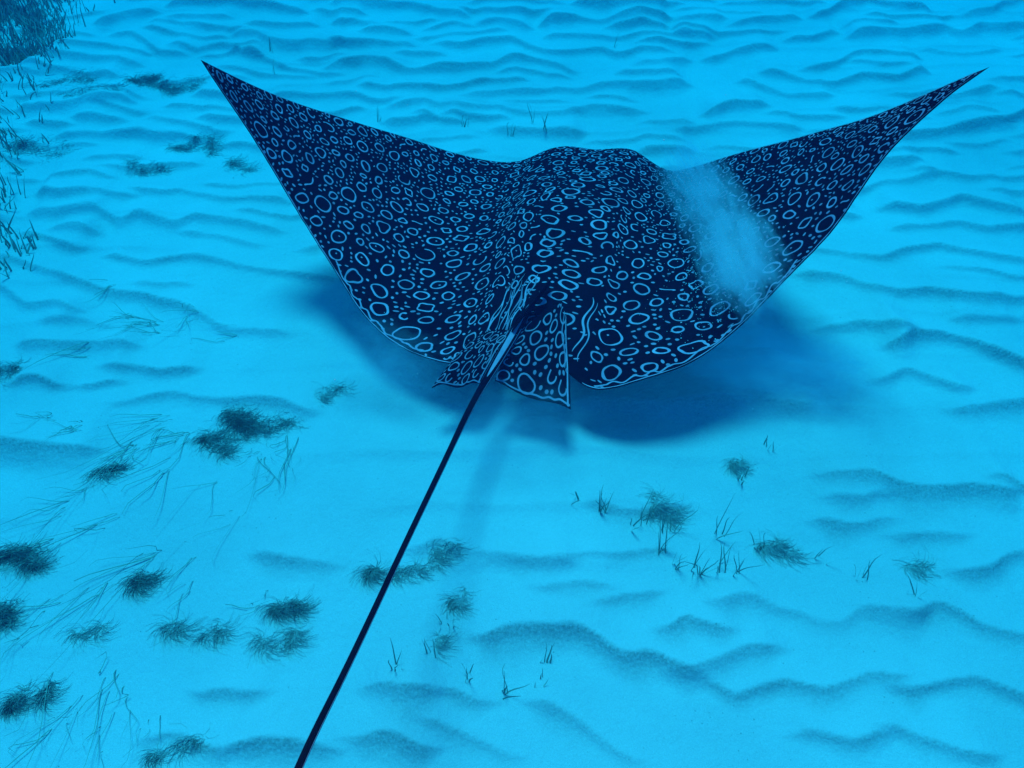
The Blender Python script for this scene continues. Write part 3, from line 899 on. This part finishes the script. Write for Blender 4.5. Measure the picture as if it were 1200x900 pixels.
# the seagrass bed: too dense to count, thinning out towards the bare sand
v, f = [], []
cnt = 0
for _ in range(60000):
    px, py = random.uniform(-170, 150), random.uniform(-60, 330)
    edge = 48 - 0.22 * py if py < 120 else 18 - (py - 120) * .08
    edge += 26 * float(vnoise(np.array(py * .035), np.array(2.0))) + 12 * float(vnoise(np.array(py * .13), np.array(5.0)))
    clumpy = float(fbm(np.array(px * .05), np.array(py * .07), 3))
    p = 1 / (1 + math.exp((px - edge) / 13)) * (.16 + .84 * max(0, min(1, .5 + 2.4 * clumpy)))
    if random.random() > p * (.55 if py < 80 else .07): continue
    x, y = map(float, ground(px, py))
    bv, bf = blades(x, y, 2, random.uniform(.04, .11), (random.uniform(-.35, .35), random.uniform(-.1, .4)), .2, .0065, .03, .6, random.uniform(0, .3), .4)
    o = len(v); v += bv; f += [tuple(i + o for i in q) for q in bf]
    cnt += 1
    if cnt > 6000: break
bed = link('seagrass_bed', mesh('seagrass_bed', v, f), M_GRASS)
tag(bed, 'dense dark seagrass bed thinning out over the far sand', 'seagrass', kind='stuff')

# ------------------------------------------------------------------ stirred-up sand
def cloud(name, centre, axis_a, axis_b, ra, rb, rc, mat, label):
    """ellipsoid of silt; ra along axis_a, rb along axis_b, rc across"""
    a = Vector(axis_a).normalized(); b = Vector(axis_b); b = (b - a * b.dot(a)).normalized(); c = a.cross(b)
    nu, nv_ = 24, 16
    v = [(0, 0, 1)]
    for i in range(1, nv_):
        th = math.pi * i / nv_
        for j in range(nu):
            ph_ = 2 * math.pi * j / nu
            v.append((math.sin(th) * math.cos(ph_), math.sin(th) * math.sin(ph_), math.cos(th)))
    v.append((0, 0, -1))
    f = []
    for j in range(nu):
        f.append((0, 1 + j, 1 + (j + 1) % nu))
        e = 1 + (nv_ - 2) * nu
        f.append((len(v) - 1, e + (j + 1) % nu, e + j))
    for i in range(nv_ - 2):
        for j in range(nu):
            p, q = 1 + i * nu + j, 1 + i * nu + (j + 1) % nu
            f.append((p, p + nu, q + nu)); f.append((p, q + nu, q))
    o = link(name, mesh(name, v, f), mat)
    m = Matrix((a, b, c)).transposed().to_4x4()
    o.matrix_world = Matrix.Translation(Vector(centre)) @ m @ Matrix.Diagonal((ra, rb, rc, 1))
    return tag(o, label, 'silt', kind='stuff')
def skin_pt(s, t):
    return TOP[int(np.interp(s, sg, np.arange(NS))), int(np.interp(t, tg, np.arange(NT)))]
p0, p1, p2 = Vector(skin_pt(.33, .06)), Vector(skin_pt(.40, .55)), Vector(skin_pt(.43, .95))
nn = Vector(TN[int(np.interp(.4, sg, np.arange(NS))), 60])
cloud('sand_cloud', (p0 * .80 + p1 * .20) + nn * .03, p1 - p0, nn, .34, .075, .145, cloud_material('falling_sand', 30, 3.6, 1.0, (.5, 1, 3.2), .36, .66, 1.3), 'grainy curtain of sand sliding off the ray wing front')
cloud('sand_cloud', (p0 * .25 + p1 * .75) + nn * .04, p2 - p0, nn, .30, .085, .14, cloud_material('rolling_silt', 26, 2.6, .9, (.7, 1, 1.6), .30, .66, 9.4), 'pale blue silt rolling over the middle of the right wing')
cloud('sand_cloud', (p1 * .45 + p2 * .55) + nn * .035, p2 - p1, nn, .30, .09, .15, cloud_material('billowing_silt', 44, 2.2, .9, (.8, 1, 1.3), .26, .62, 4.1), 'thick pale blue cloud of silt pouring off the wing rear edge')
g1, g2 = at3(600, 500, .10), at3(455, 425, .12)
cloud('sand_cloud', g1, (1, 0.1, 0), (0, 1, 0), .30, .20, .12, cloud_material('low_silt', 6, 2.0, .8, (1, 1, 1), .30, .66, 7.7), 'low murky silt beneath the pelvic fins and tail root')
cloud('sand_cloud', g2, (1, -0.4, 0), (0, 1, 0), .26, .13, .14, cloud_material('low_silt_trail', 8, 2.0, .8, (1, 1, 1), .30, .66, 2.9), 'thin silt hanging under the left wing rear edge')
cloud('sand_cloud', at3(900, 420, .10), (1, -0.3, 0), (0, 1, 0), .40, .20, .13, cloud_material('low_silt_drift', 18, 2.2, .8, (1, 1, 1), .32, .66, 5.2), 'faint silt drifting out from under the right wing')

# single bright grains caught in the light over the wing
v, f = [], []
for _ in range(900):
    if random.random() < .45:
        q = Vector(skin_pt(min(.97, max(.2, random.gauss(.37, .045))), min(.98, max(.02, random.gauss(.72, .12))))) + nn * random.uniform(.004, .05)
        r = random.choice([.0009, .0012, .0016, .0022])
    else:
        q = Vector(skin_pt(min(.6, max(.1, random.gauss(.34, .06))), random.uniform(.03, .95))) + nn * random.uniform(.005, .07)
        r = random.choice([.0008, .0011, .0015])
    o = len(v)
    k = [random.uniform(.6, 1.4) * r for _ in range(6)]
    v += [(q.x + k[0], q.y, q.z), (q.x - k[1], q.y, q.z), (q.x, q.y + k[2], q.z), (q.x, q.y - k[3], q.z), (q.x, q.y, q.z + k[4]), (q.x, q.y, q.z - k[5])]
    f += [(o + a, o + b, o + c) for a, b, c in ((0, 2, 4), (2, 1, 4), (1, 3, 4), (3, 0, 4), (2, 0, 5), (1, 2, 5), (3, 1, 5), (0, 3, 5))]
M_GRAIN = plant_material('bright_grain', (.8, .76, .7), (.9, .87, .82))
tag(link('sand_grains', mesh('sand_grains', v, f), M_GRAIN, smooth=False), 'bright sand grains raining over the right wing', 'sand', kind='stuff')

# specks drifting in the water column
v, f = [], []
for _ in range(500):
    q = Vector((random.uniform(-2.2, 2.2), random.uniform(.6, 4.2), random.uniform(.05, 1.1)))
    r = random.choice([.0006, .0008, .001, .0014])
    o = len(v)
    v += [(q.x + r, q.y, q.z), (q.x - r, q.y + r, q.z), (q.x - r, q.y - r, q.z), (q.x, q.y, q.z + 1.3 * r)]
    f += [(o, o + 1, o + 3), (o + 1, o + 2, o + 3), (o + 2, o, o + 3), (o, o + 2, o + 1)]
tag(link('drifting_specks', mesh('drifting_specks', v, f), M_GRAIN, smooth=False), 'fine pale specks drifting in the water', 'specks', kind='stuff')

# ------------------------------------------------------------------ the sea water itself: takes the red out of the light and veils what is far
N = Nodes('sea_water')
N.n.remove(N.bsdf)
vp = N.new('ShaderNodeVolumePrincipled')
vp.inputs['Density'].default_value = 1.08
vp.inputs['Color'].default_value = (0.0015, 0.0056, 0.019, 1)
vp.inputs['Absorption Color'].default_value = (0.001, 0.885, 0.9895, 1)
N.link(vp.outputs[0], N.out.inputs['Volume'])
x0, x1, y0, y1, z0, z1 = GX[0] - 1, GX[-1] + 1, GY[0] - 1, GY[-1] + 1, float(HH.min()) - 1.0, 2.0
bv = [(x, y, z) for z in (z0, z1) for y in (y0, y1) for x in (x0, x1)]
bf = [(0, 2, 3, 1), (4, 5, 7, 6), (0, 1, 5, 4), (1, 3, 7, 5), (3, 2, 6, 7), (2, 0, 4, 6)]
tag(link('haze', mesh('haze', bv, bf), N.m, smooth=False), 'clear blue sea water filling the scene', 'water', kind='stuff')
